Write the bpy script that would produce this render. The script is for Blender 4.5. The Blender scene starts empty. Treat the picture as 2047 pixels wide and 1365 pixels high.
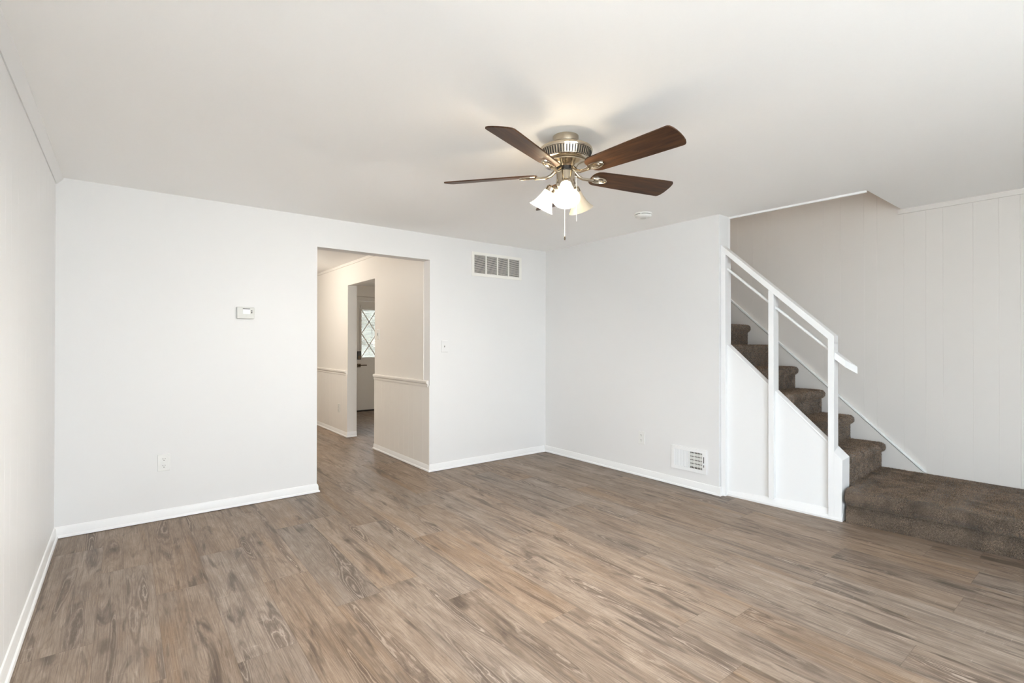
import bpy, bmesh, math, random
import numpy as np
from mathutils import Vector, Matrix

random.seed(7)
rng = np.random.default_rng(7)
sc = bpy.context.scene
COL = sc.collection
PI = math.pi
H = 2.29                                  # ceiling height

# ------------------------------------------------------------------ camera
cam_d = bpy.data.cameras.new('camera')
cam = bpy.data.objects.new('camera', cam_d)
COL.objects.link(cam)
YAW, PITCH, ROLL, FPX = 0.66349, 0.0043, 0.00088, 991.91
fw = Vector((math.sin(YAW)*math.cos(PITCH), math.cos(YAW)*math.cos(PITCH), math.sin(PITCH)))
rt = Vector((math.cos(YAW), -math.sin(YAW), 0))
up = rt.cross(fw)
c_, s_ = math.cos(ROLL), math.sin(ROLL)
rt, up = c_*rt + s_*up, -s_*rt + c_*up
M = Matrix((rt, up, -fw)).transposed().to_4x4()
M.translation = Vector((-3.81098, -4.25146, 1.23485))
cam.matrix_world = M
cam_d.sensor_width = 36.0
cam_d.sensor_fit = 'HORIZONTAL'
cam_d.lens = FPX/2047*36.0
cam_d.clip_start = 0.02
cam_d.clip_end = 200
sc.camera = cam

# ------------------------------------------------------------------ world, daylight, exposure
world = bpy.data.worlds.new('sky'); sc.world = world
world.use_nodes = True
bg = world.node_tree.nodes['Background']
bg.inputs['Color'].default_value = (0.765, 0.862, 0.95, 1)
bg.inputs['Strength'].default_value = 8.4

def area(name, loc, rot, sx, sy, power, color, portal=False):
    l = bpy.data.lights.new(name, 'AREA'); l.shape = 'RECTANGLE'; l.size = sx; l.size_y = sy
    l.energy = power; l.color = color
    if portal: l.cycles.is_portal = True
    o = bpy.data.objects.new(name, l); COL.objects.link(o); o.location = loc; o.rotation_euler = rot
    return o
def point(name, loc, power, color, r=0.05):
    l = bpy.data.lights.new(name, 'POINT'); l.energy = power; l.color = color; l.shadow_soft_size = r
    o = bpy.data.objects.new(name, l); COL.objects.link(o); o.location = loc
    return o
WIN = (-3.85, -1.75, 0.12, 2.12)          # patio window in the front wall, behind the camera
YF = -6.0
WL = (-5.90, -4.42, 0.12, 2.12)              # unseen side window, added to light the right wall and stair
area('window_daylight', ((WIN[0]+WIN[1])/2, YF-0.10, (WIN[2]+WIN[3])/2), (PI/2, 0, 0), WIN[1]-WIN[0], WIN[3]-WIN[2], 1, (1, 1, 1), True)
area('added_window_daylight', (-4.1555-0.16, (WL[0]+WL[1])/2, (WL[2]+WL[3])/2), (0, -PI/2, 0), WL[3]-WL[2], WL[1]-WL[0], 1, (1, 1, 1), True)  # portal for the added side window
point('kitchen_light', (-2.75, 2.3, 2.1), 37, (1.0, 0.92, 0.81), 0.12)
point('stairwell_fill', (0.55, -0.9, 4.4), 14, (1.0, 0.86, 0.70), 0.1)  # unseen warm light added to lift the upper stairwell wall
point('foyer_fill', (0.75, 2.5, 1.25), 9, (1.0, 0.86, 0.68), 0.1)  # fill light added to brighten the dim front door, no fixture
sun = bpy.data.lights.new('sun', 'SUN'); sun.energy = 36; sun.angle = 0.01; sun.color = (0.90, 0.95, 1.0)
sun_o = bpy.data.objects.new('sun', sun); COL.objects.link(sun_o); sun_o.rotation_euler = (0, math.radians(42), 0)   # high over the house's side, grazing both window walls

sc.view_settings.view_transform = 'Standard'
sc.view_settings.look = 'None'
sc.view_settings.gamma = 1
sc.view_settings.exposure = 0.46
sc.view_settings.use_curve_mapping = False
sc.cycles.max_bounces = 14
sc.cycles.diffuse_bounces = 9
sc.cycles.transparent_max_bounces = 12
sc.cycles.use_denoising = True
sc.cycles.sample_clamp_indirect = 8

# ------------------------------------------------------------------ node helpers / materials
def new_mat(name):
    m = bpy.data.materials.new(name); m.use_nodes = True
    nt = m.node_tree
    return m, nt, nt.nodes['Principled BSDF']
def N(nt, typ, **kw):
    n = nt.nodes.new(typ)
    for k, v in kw.items():
        if k.startswith('i_'):
            n.inputs[k[2:]].default_value = v
        else: setattr(n, k, v)
    return n
def L(nt, a, b): nt.links.new(a, b)
def mth(nt, op, a, b=None, c=None):
    n = nt.nodes.new('ShaderNodeMath'); n.operation = op
    for i, v in enumerate((a, b, c)):
        if v is None: continue
        if isinstance(v, (int, float)): n.inputs[i].default_value = v
        else: nt.links.new(v, n.inputs[i])
    return n.outputs[0]
def mix(nt, f, a, b, mode='MIX'):
    n = nt.nodes.new('ShaderNodeMix'); n.data_type = 'RGBA'; n.blend_type = mode
    if isinstance(f, (int, float)): n.inputs[0].default_value = f
    else: nt.links.new(f, n.inputs[0])
    for idx, v in ((6, a), (7, b)):
        if isinstance(v, tuple): n.inputs[idx].default_value = (*v, 1) if len(v) == 3 else v
        else: nt.links.new(v, n.inputs[idx])
    return n.outputs[2]
def ramp(nt, f, stops):
    n = nt.nodes.new('ShaderNodeValToRGB'); e = n.color_ramp.elements
    while len(e) < len(stops): e.new(0.5)
    for el, (p, v) in zip(e, stops):
        el.position = p; el.color = (v, v, v, 1) if isinstance(v, (int, float)) else (*v, 1)
    nt.links.new(f, n.inputs[0])
    return n.outputs[0]
def noise(nt, vec, scale, detail=2, rough=0.5, dist=0.0):
    n = nt.nodes.new('ShaderNodeTexNoise')
    n.inputs['Scale'].default_value = scale; n.inputs['Detail'].default_value = detail
    n.inputs['Roughness'].default_value = rough; n.inputs['Distortion'].default_value = dist
    if vec is not None: nt.links.new(vec, n.inputs['Vector'])
    return n.outputs['Fac']
def vmul(nt, vec, s):
    n = nt.nodes.new('ShaderNodeVectorMath'); n.operation = 'MULTIPLY'
    nt.links.new(vec, n.inputs[0]); n.inputs[1].default_value = s
    return n.outputs[0]
def bump(nt, h, strength, dist):
    n = nt.nodes.new('ShaderNodeBump'); n.inputs['Strength'].default_value = strength; n.inputs['Distance'].default_value = dist
    nt.links.new(h, n.inputs['Height'])
    return n.outputs[0]
def pos(nt): return nt.nodes.new('ShaderNodeNewGeometry').outputs['Position']

def paint(name, col, rough=0.6, tex=0.15, scale=120, dist=0.002, spec=0.3):
    m, nt, b = new_mat(name)
    b.inputs['Base Color'].default_value = (*col, 1); b.inputs['Roughness'].default_value = rough
    b.inputs['Specular IOR Level'].default_value = spec
    if tex:
        L(nt, bump(nt, noise(nt, pos(nt), scale, 3), tex, dist), b.inputs['Normal'])
    return m
def plain(name, col, rough=0.5, metal=0.0, spec=0.5):
    m, nt, b = new_mat(name)
    v = noise(nt, pos(nt), 14, 2)
    c = mix(nt, v, tuple(x*0.95 for x in col), tuple(min(1, x*1.05) for x in col))
    L(nt, c, b.inputs['Base Color'])
    b.inputs['Roughness'].default_value = rough; b.inputs['Metallic'].default_value = metal
    b.inputs['Specular IOR Level'].default_value = spec
    return m

MAT = {}
MAT['wall'] = paint('white_wall_paint', (0.79, 0.787, 0.785), 0.55, 0.10, 150)
MAT['ceiling'] = paint('ceiling_paint', (0.935, 0.93, 0.92), 0.8, 0.12, 60, 0.003)
MAT['panel'] = paint('painted_panelling', (0.80, 0.80, 0.80), 0.45, 0.06, 40)
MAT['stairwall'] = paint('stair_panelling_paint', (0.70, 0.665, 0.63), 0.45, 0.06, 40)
MAT['hallpaint'] = paint('hall_cream_paint', (0.80, 0.775, 0.735), 0.5, 0.06, 60)
MAT['trim'] = paint('white_trim_gloss', (0.86, 0.86, 0.86), 0.3, 0.04, 30)
MAT['plastic'] = plain('white_plastic', (0.80, 0.80, 0.78), 0.35)
MAT['plastic_grey'] = plain('pale_grey_plastic', (0.66, 0.66, 0.63), 0.4)
MAT['lcd'] = plain('display_panel', (0.88, 0.90, 0.90), 0.25)
MAT['slot'] = plain('dark_slot', (0.02, 0.018, 0.015), 0.7)
MAT['grille'] = plain('grille_enamel', (0.86, 0.85, 0.81), 0.4)
MAT['duct'] = plain('duct_inside', (0.06, 0.055, 0.045), 0.8)
MAT['black'] = plain('black_plastic', (0.015, 0.013, 0.012), 0.35)
MAT['bronze'] = plain('dark_bronze', (0.10, 0.075, 0.05), 0.35, 1.0)
MAT['doorpaint'] = paint('door_paint', (0.72, 0.70, 0.66), 0.4, 0.04, 30)

def metal_mat():
    m, nt, b = new_mat('brushed_nickel')
    v = noise(nt, vmul(nt, pos(nt), (6, 6, 260)), 1, 2)
    L(nt, mix(nt, v, (0.50, 0.435, 0.34), (0.57, 0.50, 0.40)), b.inputs['Base Color'])
    b.inputs['Metallic'].default_value = 1.0
    b.inputs['Roughness'].default_value = 0.15
    return m
MAT['nickel'] = metal_mat()

def blade_mat():
    m, nt, b = new_mat('walnut_blade')
    tc = nt.nodes.new('ShaderNodeTexCoord').outputs['Object']
    g = noise(nt, vmul(nt, tc, (5, 60, 60)), 1, 4, 0.6, 0.4)
    g2 = noise(nt, vmul(nt, tc, (3, 14, 14)), 1, 3, 0.6, 0.8)
    c = mix(nt, ramp(nt, g, [(0.3, 0.0), (0.7, 1.0)]), (0.027, 0.0120, 0.0060), (0.115, 0.052, 0.022))
    c = mix(nt, ramp(nt, g2, [(0.35, 0.0), (0.7, 0.6)]), c, (0.04, 0.019, 0.011))
    L(nt, c, b.inputs['Base Color'])
    b.inputs['Roughness'].default_value = 0.45; b.inputs['Specular IOR Level'].default_value = 0.22
    return m
MAT['blade'] = blade_mat()

def glass_shade():
    m = bpy.data.materials.new('frosted_shade_glass'); m.use_nodes = True
    nt = m.node_tree; nt.nodes.clear()
    out = nt.nodes.new('ShaderNodeOutputMaterial')
    d = N(nt, 'ShaderNodeBsdfDiffuse'); d.inputs[0].default_value = (0.72, 0.68, 0.60, 1)
    t = N(nt, 'ShaderNodeBsdfTranslucent'); t.inputs[0].default_value = (0.85, 0.79, 0.68, 1)
    tr = N(nt, 'ShaderNodeBsdfTransparent'); tr.inputs[0].default_value = (1.0, 0.95, 0.86, 1)
    gl = N(nt, 'ShaderNodeBsdfGlossy'); gl.inputs['Roughness'].default_value = 0.25
    m1 = nt.nodes.new('ShaderNodeMixShader'); m1.inputs[0].default_value = 0.55
    L(nt, d.outputs[0], m1.inputs[1]); L(nt, t.outputs[0], m1.inputs[2])
    m2 = nt.nodes.new('ShaderNodeMixShader'); m2.inputs[0].default_value = 0.13
    L(nt, m1.outputs[0], m2.inputs[1]); L(nt, tr.outputs[0], m2.inputs[2])
    m3 = nt.nodes.new('ShaderNodeMixShader'); m3.inputs[0].default_value = 0.05
    L(nt, m2.outputs[0], m3.inputs[1]); L(nt, gl.outputs[0], m3.inputs[2])
    L(nt, m3.outputs[0], out.inputs[0])
    return m
MAT['shade'] = glass_shade()
def bulb_mat(name, strength):
    m, nt, b = new_mat(name)
    b.inputs['Base Color'].default_value = (0.9, 0.88, 0.82, 1); b.inputs['Roughness'].default_value = 0.3
    if strength:
        b.inputs['Emission Color'].default_value = (1.0, 0.95, 0.86, 1)
        b.inputs['Emission Strength'].default_value = strength
    return m
MAT['bulb_on'] = bulb_mat('lit_bulb', 2000.0)
MAT['bulb_off'] = bulb_mat('unlit_bulb', 0)
def pane_mat():
    m = bpy.data.materials.new('window_pane_glass'); m.use_nodes = True
    nt = m.node_tree; nt.nodes.clear()
    out = nt.nodes.new('ShaderNodeOutputMaterial')
    tr = N(nt, 'ShaderNodeBsdfTransparent'); tr.inputs[0].default_value = (0.97, 0.98, 0.98, 1)
    gl = N(nt, 'ShaderNodeBsdfGlossy'); gl.inputs['Roughness'].default_value = 0.02
    mx = nt.nodes.new('ShaderNodeMixShader'); mx.inputs[0].default_value = 0.05
    L(nt, tr.outputs[0], mx.inputs[1]); L(nt, gl.outputs[0], mx.inputs[2]); L(nt, mx.outputs[0], out.inputs[0])
    return m
MAT['pane'] = pane_mat()
def slat_mat():
    m = bpy.data.materials.new('blind_slats'); m.use_nodes = True
    nt = m.node_tree; nt.nodes.clear()
    out = nt.nodes.new('ShaderNodeOutputMaterial')
    d = N(nt, 'ShaderNodeBsdfDiffuse'); d.inputs[0].default_value = (0.80, 0.79, 0.75, 1)
    t = N(nt, 'ShaderNodeBsdfTranslucent'); t.inputs[0].default_value = (0.45, 0.44, 0.42, 1)
    mx = nt.nodes.new('ShaderNodeMixShader'); mx.inputs[0].default_value = 0.35
    L(nt, d.outputs[0], mx.inputs[1]); L(nt, t.outputs[0], mx.inputs[2]); L(nt, mx.outputs[0], out.inputs[0])
    return m
MAT['slats'] = slat_mat()
MAT['ground'] = paint('outside_paving', (0.42, 0.41, 0.39), 0.9, 0.3, 20)

def floor_mat():
    m, nt, b = new_mat('greige_oak_planks')
    P = pos(nt)
    sp = nt.nodes.new('ShaderNodeSeparateXYZ'); L(nt, P, sp.inputs[0])
    x, y = sp.outputs[0], sp.outputs[1]
    PW, PL = 0.2213, 1.22
    FLO, FHI = (0.212, 0.153, 0.110), (0.335, 0.258, 0.199)
    px = mth(nt, 'DIVIDE', mth(nt, 'ADD', x, 3.905 + 40*PW), PW)
    pi_ = mth(nt, 'FLOOR', px); fx = mth(nt, 'FRACT', px)
    wn = nt.nodes.new('ShaderNodeTexWhiteNoise'); wn.noise_dimensions = '1D'; L(nt, pi_, wn.inputs['W'])
    py = mth(nt, 'ADD', mth(nt, 'DIVIDE', mth(nt, 'ADD', y, 30.0), PL), mth(nt, 'MULTIPLY', wn.outputs['Value'], 7.31))
    pj_ = mth(nt, 'FLOOR', py); fy = mth(nt, 'FRACT', py)
    cb = nt.nodes.new('ShaderNodeCombineXYZ'); L(nt, pi_, cb.inputs[0]); L(nt, pj_, cb.inputs[1])
    wc = nt.nodes.new('ShaderNodeTexWhiteNoise'); wc.noise_dimensions = '2D'; L(nt, cb.outputs[0], wc.inputs['Vector'])
    rs = nt.nodes.new('ShaderNodeSeparateColor'); L(nt, wc.outputs['Color'], rs.inputs[0])
    r1, r2, r3 = rs.outputs[0], rs.outputs[1], rs.outputs[2]
    # coordinates unique to each plank
    cv = nt.nodes.new('ShaderNodeCombineXYZ')
    L(nt, mth(nt, 'ADD', x, mth(nt, 'MULTIPLY', r1, 37.0)), cv.inputs[0])
    L(nt, mth(nt, 'ADD', y, mth(nt, 'MULTIPLY', r2, 53.0)), cv.inputs[1])
    L(nt, mth(nt, 'MULTIPLY', r3, 9.0), cv.inputs[2])
    V = cv.outputs[0]
    # growth-ring contours of a stretched height field: cathedral figure
    fine = noise(nt, vmul(nt, V, (260, 5.0, 1)), 1, 3, 0.7, 0.25)
    mid_ = noise(nt, vmul(nt, V, (95, 2.2, 1)), 1, 3, 0.65, 0.3)
    jag = noise(nt, vmul(nt, V, (46, 9, 1)), 1, 3, 0.6, 0.2)
    hgt = noise(nt, vmul(nt, V, (10.5, 0.90, 1)), 1, 1.4, 0.45, 0.30)
    rings = mth(nt, 'SINE', mth(nt, 'ADD', mth(nt, 'MULTIPLY', hgt, 135.0), mth(nt, 'MULTIPLY', jag, 9.0)))
    streak = noise(nt, vmul(nt, V, (21, 0.85, 1)), 1, 4, 0.62, 0.5)
    smoke = noise(nt, vmul(nt, V, (15, 1.9, 1)), 1.0, 4, 0.6, 0.9)
    warm = noise(nt, vmul(nt, V, (7.0, 0.8, 1)), 1.3, 2, 0.5, 0.4)
    cloud = noise(nt, vmul(nt, V, (16, 4, 1)), 1, 5, 0.65, 0.4)
    saw = noise(nt, vmul(nt, V, (7, 150, 1)), 1, 2, 0.5, 0.1)
    col = mix(nt, ramp(nt, cloud, [(0.32, 0.0), (0.66, 1.0)]), FLO, FHI)
    col = mix(nt, ramp(nt, warm, [(0.56, 0.0), (0.72, 0.70)]), col, (0.265, 0.172, 0.103))
    col = mix(nt, ramp(nt, mid_, [(0.34, 0.40), (0.50, 0.0)]), col, (0.160, 0.114, 0.083))
    col = mix(nt, ramp(nt, streak, [(0.56, 0.0), (0.70, 0.75)]), col, (0.108, 0.077, 0.058))
    col = mix(nt, ramp(nt, smoke, [(0.55, 0.0), (0.68, 0.85)]), col, (0.080, 0.056, 0.041))
    # ringed figure in a brown lens of ground
    zone = mth(nt, 'MULTIPLY', ramp(nt, hgt, [(0.57, 0.0), (0.68, 1.0)]), ramp(nt, cloud, [(0.30, 0.45), (0.52, 1.0)]))
    col = mix(nt, mth(nt, 'MULTIPLY', zone, 0.80), col, (0.140, 0.098, 0.072))
    rl = ramp(nt, mth(nt, 'MULTIPLY_ADD', rings, 0.5, 0.5), [(0.80, 0.0), (0.97, 1.0)])
    rd = ramp(nt, mth(nt, 'MULTIPLY_ADD', rings, -0.5, 0.5), [(0.62, 0.0), (0.98, 1.0)])
    col = mix(nt, mth(nt, 'MULTIPLY', mth(nt, 'MULTIPLY', rl, zone), 0.62), col, (0.47, 0.38, 0.305))
    col = mix(nt, mth(nt, 'MULTIPLY', mth(nt, 'MULTIPLY_ADD', zone, 0.6, 0.20), rd), col, (0.095, 0.064, 0.044))
    # fine pores, cross saw marks
    col = mix(nt, ramp(nt, fine, [(0.33, 0.58), (0.50, 0.0)]), col, (0.125, 0.088, 0.065))
    col = mix(nt, ramp(nt, fine, [(0.57, 0.0), (0.76, 0.50)]), col, (0.50, 0.415, 0.35))
    sm = mth(nt, 'MULTIPLY', ramp(nt, saw, [(0.63, 0.0), (0.72, 1.0)]), ramp(nt, cloud, [(0.50, 0.0), (0.62, 0.24)]))
    col = mix(nt, sm, col, (0.54, 0.45, 0.375))
    # knots
    vo = nt.nodes.new('ShaderNodeTexVoronoi'); vo.inputs['Scale'].default_value = 1.0
    dv = nt.nodes.new('ShaderNodeVectorMath'); dv.operation = 'ADD'
    wob = nt.nodes.new('ShaderNodeTexNoise'); wob.inputs['Scale'].default_value = 22; L(nt, V, wob.inputs['Vector'])
    wsc = nt.nodes.new('ShaderNodeVectorMath'); wsc.operation = 'MULTIPLY_ADD'
    L(nt, wob.outputs['Color'], wsc.inputs[0]); wsc.inputs[1].default_value = (0.16, 0.16, 0); wsc.inputs[2].default_value = (-0.08, -0.08, 0)
    L(nt, vmul(nt, V, (7.5, 2.6, 1)), dv.inputs[0]); L(nt, wsc.outputs[0], dv.inputs[1])
    L(nt, dv.outputs[0], vo.inputs['Vector'])
    sep = nt.nodes.new('ShaderNodeSeparateColor'); L(nt, vo.outputs['Color'], sep.inputs[0])
    has = mth(nt, 'GREATER_THAN', sep.outputs[0], 0.50)
    kn = mth(nt, 'MULTIPLY', ramp(nt, vo.outputs['Distance'], [(0.03, 1.0), (0.085, 0.60), (0.24, 0.0)]), has)
    col = mix(nt, mth(nt, 'MULTIPLY', kn, 0.9), col, (0.075, 0.050, 0.034))
    # plank to plank tone
    tone = nt.nodes.new('ShaderNodeHueSaturation'); L(nt, col, tone.inputs['Color'])
    L(nt, mth(nt, 'MULTIPLY_ADD', r2, 0.20, 0.90), tone.inputs['Value'])
    L(nt, mth(nt, 'MULTIPLY_ADD', r3, 0.30, 0.82), tone.inputs['Saturation'])
    col = tone.outputs[0]
    st = nt.nodes.new('ShaderNodeTexWhiteNoise'); st.noise_dimensions = '2D'
    cs = nt.nodes.new('ShaderNodeCombineXYZ'); L(nt, mth(nt, 'FLOOR', mth(nt, 'MULTIPLY', px, 2.0)), cs.inputs[0]); L(nt, mth(nt, 'FLOOR', mth(nt, 'MULTIPLY', py, 2.0)), cs.inputs[1])
    L(nt, cs.outputs[0], st.inputs['Vector'])
    t2 = nt.nodes.new('ShaderNodeHueSaturation'); L(nt, col, t2.inputs['Color']); L(nt, mth(nt, 'MULTIPLY_ADD', st.outputs['Value'], 0.15, 0.925), t2.inputs['Value'])
    col = t2.outputs[0]
    # joints
    ex = mth(nt, 'MULTIPLY', mth(nt, 'MINIMUM', fx, mth(nt, 'SUBTRACT', 1.0, fx)), PW)
    ey = mth(nt, 'MULTIPLY', mth(nt, 'MINIMUM', fy, mth(nt, 'SUBTRACT', 1.0, fy)), PL)
    e = mth(nt, 'MINIMUM', ex, ey)
    jl = ramp(nt, mth(nt, 'MULTIPLY', e, 250.0), [(0.15, 1.0), (0.5, 0.0)])
    col = mix(nt, mth(nt, 'MULTIPLY', jl, 0.42), col, (0.12, 0.085, 0.06))
    L(nt, col, b.inputs['Base Color'])
    rg = mth(nt, 'MULTIPLY_ADD', fine, 0.15, 0.40)
    L(nt, rg, b.inputs['Roughness']); b.inputs['Specular IOR Level'].default_value = 0.35
    hb = mth(nt, 'SUBTRACT', mth(nt, 'MULTIPLY', fine, 0.4), mth(nt, 'MULTIPLY', jl, 1.0))
    L(nt, bump(nt, hb, 0.25, 0.0015), b.inputs['Normal'])
    return m
MAT['floor'] = floor_mat()

def carpet_mat(name, dark, light, scale):
    m, nt, b = new_mat(name)
    P = pos(nt)
    a = noise(nt, P, scale, 3, 0.7)
    c = noise(nt, P, 9, 3, 0.6)
    col = mix(nt, ramp(nt, a, [(0.36, 0.0), (0.66, 1.0)]), dark, light)
    col = mix(nt, ramp(nt, c, [(0.45, 0.0), (0.68, 0.62)]), col, tuple(0.62*a_+0.10*b_ for a_, b_ in zip(dark, light)))
    g = noise(nt, vmul(nt, P, (14, 5, 14)), 1, 3, 0.6, 0.5)
    col = mix(nt, ramp(nt, g, [(0.55, 0.0), (0.72, 0.45)]), col, tuple(min(1, 1.05*x) for x in light))
    L(nt, col, b.inputs['Base Color'])
    b.inputs['Roughness'].default_value = 0.95; b.inputs['Specular IOR Level'].default_value = 0.1
    b.inputs['Sheen Weight'].default_value = 0.25
    L(nt, bump(nt, a, 0.8, 0.006), b.inputs['Normal'])
    return m
MAT['carpet'] = carpet_mat('brown_carpet_base', (0.060, 0.043, 0.030), (0.22, 0.165, 0.122), 160)
MAT['pile'] = carpet_mat('brown_carpet_pile', (0.055, 0.036, 0.022), (0.52, 0.375, 0.262), 140)

# ------------------------------------------------------------------ mesh builder
WLOC = {}
class MB:
    def __init__(s): s.bm = bmesh.new()
    def face(s, vs):
        try: return s.bm.faces.new(vs)
        except ValueError: return None
    def hexa(s, c):                                  # c: 4 bottom corners then 4 top corners
        v = [s.bm.verts.new(p) for p in c]
        for f in ((3,2,1,0),(4,5,6,7),(0,1,5,4),(1,2,6,5),(2,3,7,6),(3,0,4,7)): s.face([v[i] for i in f])
        return s
    def box(s, x0, x1, y0, y1, z0, z1):
        return s.hexa([(x0,y0,z0),(x1,y0,z0),(x1,y1,z0),(x0,y1,z0),(x0,y0,z1),(x1,y0,z1),(x1,y1,z1),(x0,y1,z1)])
    def prism(s, lo, hi):                            # two matching outlines of 3D points
        a = [s.bm.verts.new(p) for p in lo]; b = [s.bm.verts.new(p) for p in hi]
        s.face(a[::-1]); s.face(b)
        n = len(a)
        for i in range(n): s.face((a[i], a[(i+1) % n], b[(i+1) % n], b[i]))
        return s
    def px(s, pts, x0, x1): return s.prism([(x0, y, z) for y, z in pts], [(x1, y, z) for y, z in pts])
    def py(s, pts, y0, y1): return s.prism([(x, y0, z) for x, z in pts], [(x, y1, z) for x, z in pts])
    def pz(s, pts, z0, z1): return s.prism([(x, y, z0) for x, y in pts], [(x, y, z1) for x, y in pts])
    def sweep(s, prof, path):                        # prof: (out, z); path in xy, the room lies to the right of travel
        P = [Vector((*p, 0)) for p in path]
        rings = []
        for i, p in enumerate(P):
            d1 = (P[i]-P[i-1]).normalized() if i else None
            d2 = (P[i+1]-P[i]).normalized() if i < len(P)-1 else None
            n1 = Vector((d1.y, -d1.x, 0)) if d1 else None
            n2 = Vector((d2.y, -d2.x, 0)) if d2 else None
            if n1 is None: m = n2
            elif n2 is None: m = n1
            else:
                m = (n1+n2); m = m/ (1+n1.dot(n2))
            rings.append([s.bm.verts.new((p.x+m.x*o, p.y+m.y*o, z)) for o, z in prof])
        k = len(prof)
        for a, b in zip(rings, rings[1:]):
            for i in range(k): s.face((a[i], a[(i+1) % k], b[(i+1) % k], b[i]))
        s.face(rings[0]); s.face(rings[-1][::-1])
        return s
    def lathe(s, prof, mat=None, seg=32, close=True):  # prof: (r, z)
        mat = mat or Matrix()
        rings = []
        for r, z in prof:
            if r < 1e-6: rings.append([s.bm.verts.new(mat @ Vector((0, 0, z)))])
            else: rings.append([s.bm.verts.new(mat @ Vector((r*math.cos(2*PI*k/seg), r*math.sin(2*PI*k/seg), z))) for k in range(seg)])
        for a, b in zip(rings, rings[1:]):
            for k in range(seg):
                k2 = (k+1) % seg
                if len(a) == 1 and len(b) == 1: continue
                if len(a) == 1: s.face((a[0], b[k2], b[k]))
                elif len(b) == 1: s.face((a[k], a[k2], b[0]))
                else: s.face((a[k], a[k2], b[k2], b[k]))
        if close:
            if len(rings[0]) > 1: s.face(rings[0][::-1])
            if len(rings[-1]) > 1: s.face(rings[-1])
        return s
    def tube(s, pts, r, seg=8, cap=True):
        P = [Vector(p) for p in pts]; rr = r if isinstance(r, (list, tuple)) else [r]*len(P)
        rings = []; prev = None
        for i, p in enumerate(P):
            t = (P[min(i+1, len(P)-1)] - P[max(i-1, 0)]).normalized()
            if prev is None:
                a = Vector((0, 0, 1)) if abs(t.z) < 0.9 else Vector((1, 0, 0))
                u = t.cross(a).normalized()
            else: u = (prev - t*prev.dot(t)).normalized()
            prev = u; w = t.cross(u)
            rings.append([s.bm.verts.new(p + (u*math.cos(2*PI*k/seg) + w*math.sin(2*PI*k/seg))*rr[i]) for k in range(seg)])
        for a, b in zip(rings, rings[1:]):
            for k in range(seg): s.face((a[k], a[(k+1) % seg], b[(k+1) % seg], b[k]))
        if cap: s.face(rings[0][::-1]); s.face(rings[-1])
        return s
    def ring(s, center, rmaj, rmin, mat=None, seg=28, sub=8, sx=1.0):
        mat = mat or Matrix(); vs = []
        for i in range(seg):
            a = 2*PI*i/seg; row = []
            for j in range(sub):
                b = 2*PI*j/sub; R = rmaj + rmin*math.cos(b)
                row.append(s.bm.verts.new(mat @ (Vector(center) + Vector((R*math.cos(a)*sx, R*math.sin(a), rmin*math.sin(b))))))
            vs.append(row)
        for i in range(seg):
            for j in range(sub):
                s.face((vs[i][j], vs[(i+1) % seg][j], vs[(i+1) % seg][(j+1) % sub], vs[i][(j+1) % sub]))
        return s
    def build(s, name, mat, parent=None, smooth=None, bevel=None):
        bmesh.ops.recalc_face_normals(s.bm, faces=s.bm.faces)
        if parent is not None:
            off = WLOC.get(parent.name, Vector((0, 0, 0)))
            bmesh.ops.translate(s.bm, verts=s.bm.verts, vec=-off)
        me = bpy.data.meshes.new(name); s.bm.to_mesh(me); s.bm.free()
        me.materials.append(MAT[mat] if isinstance(mat, str) else mat)
        if smooth is not None:
            me.shade_smooth(); me.set_sharp_from_angle(angle=smooth)
        o = bpy.data.objects.new(name, me); COL.objects.link(o)
        if parent is not None:
            o.parent = parent; WLOC[o.name] = WLOC.get(parent.name, Vector((0, 0, 0)))
        if bevel:
            b = o.modifiers.new('edges', 'BEVEL'); b.width = bevel; b.segments = 2; b.limit_method = 'ANGLE'; b.angle_limit = 0.7
        return o
def thing(name, loc, label, cat, group=None):
    o = bpy.data.objects.new(name, None); COL.objects.link(o)
    o.location = loc; o.empty_display_size = 0.05
    WLOC[o.name] = Vector(loc)
    o['label'] = label; o['category'] = cat
    if group: o['group'] = group
    return o
def struct(o, label=None):
    o['kind'] = 'structure'
    if label: o['label'] = label
    return o

# ================================================================== ROOM SHELL
XL, XS = -4.1555, 0.9936
T = 0.125
struct(MB().pz([(-4.6, -5.6), (1.4, -5.6), (1.4, 6.0), (-4.6, 6.0)], -0.1, 0.0).build('floor', 'floor'),
       'grey brown wood plank floor with knots and wavy grain')
# ceiling with the stair opening notched out of it
edge = [(0.201, -3.07), (0.158, -2.109), (0.138, -2.095), (0.138, T)]
struct(MB().pz([(XL-T, YF-T), (XS+T, YF-T), (XS+T, -3.07)] + edge + [(XL-T, T)], H, H+0.25).build('ceiling', 'ceiling'),
       'smooth white ceiling over the empty room')
# back wall: door opening 2.04 high
DX0, DX1, DZ = -2.546, -1.492, 2.040
struct(MB().py([(XL-T, 0), (DX0, 0), (DX0, DZ), (DX1, DZ), (DX1, 0), (0.138, 0), (0.138, H), (XL-T, H)], 0, T).build('wall_back', 'wall'),
       'plain white wall with the open doorway')
# right wall up to the stair
struct(MB().box(0, 0.138, -2.109, 0, 0, H).build('wall_right', 'wall'), 'plain white wall beside the stair')

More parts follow.
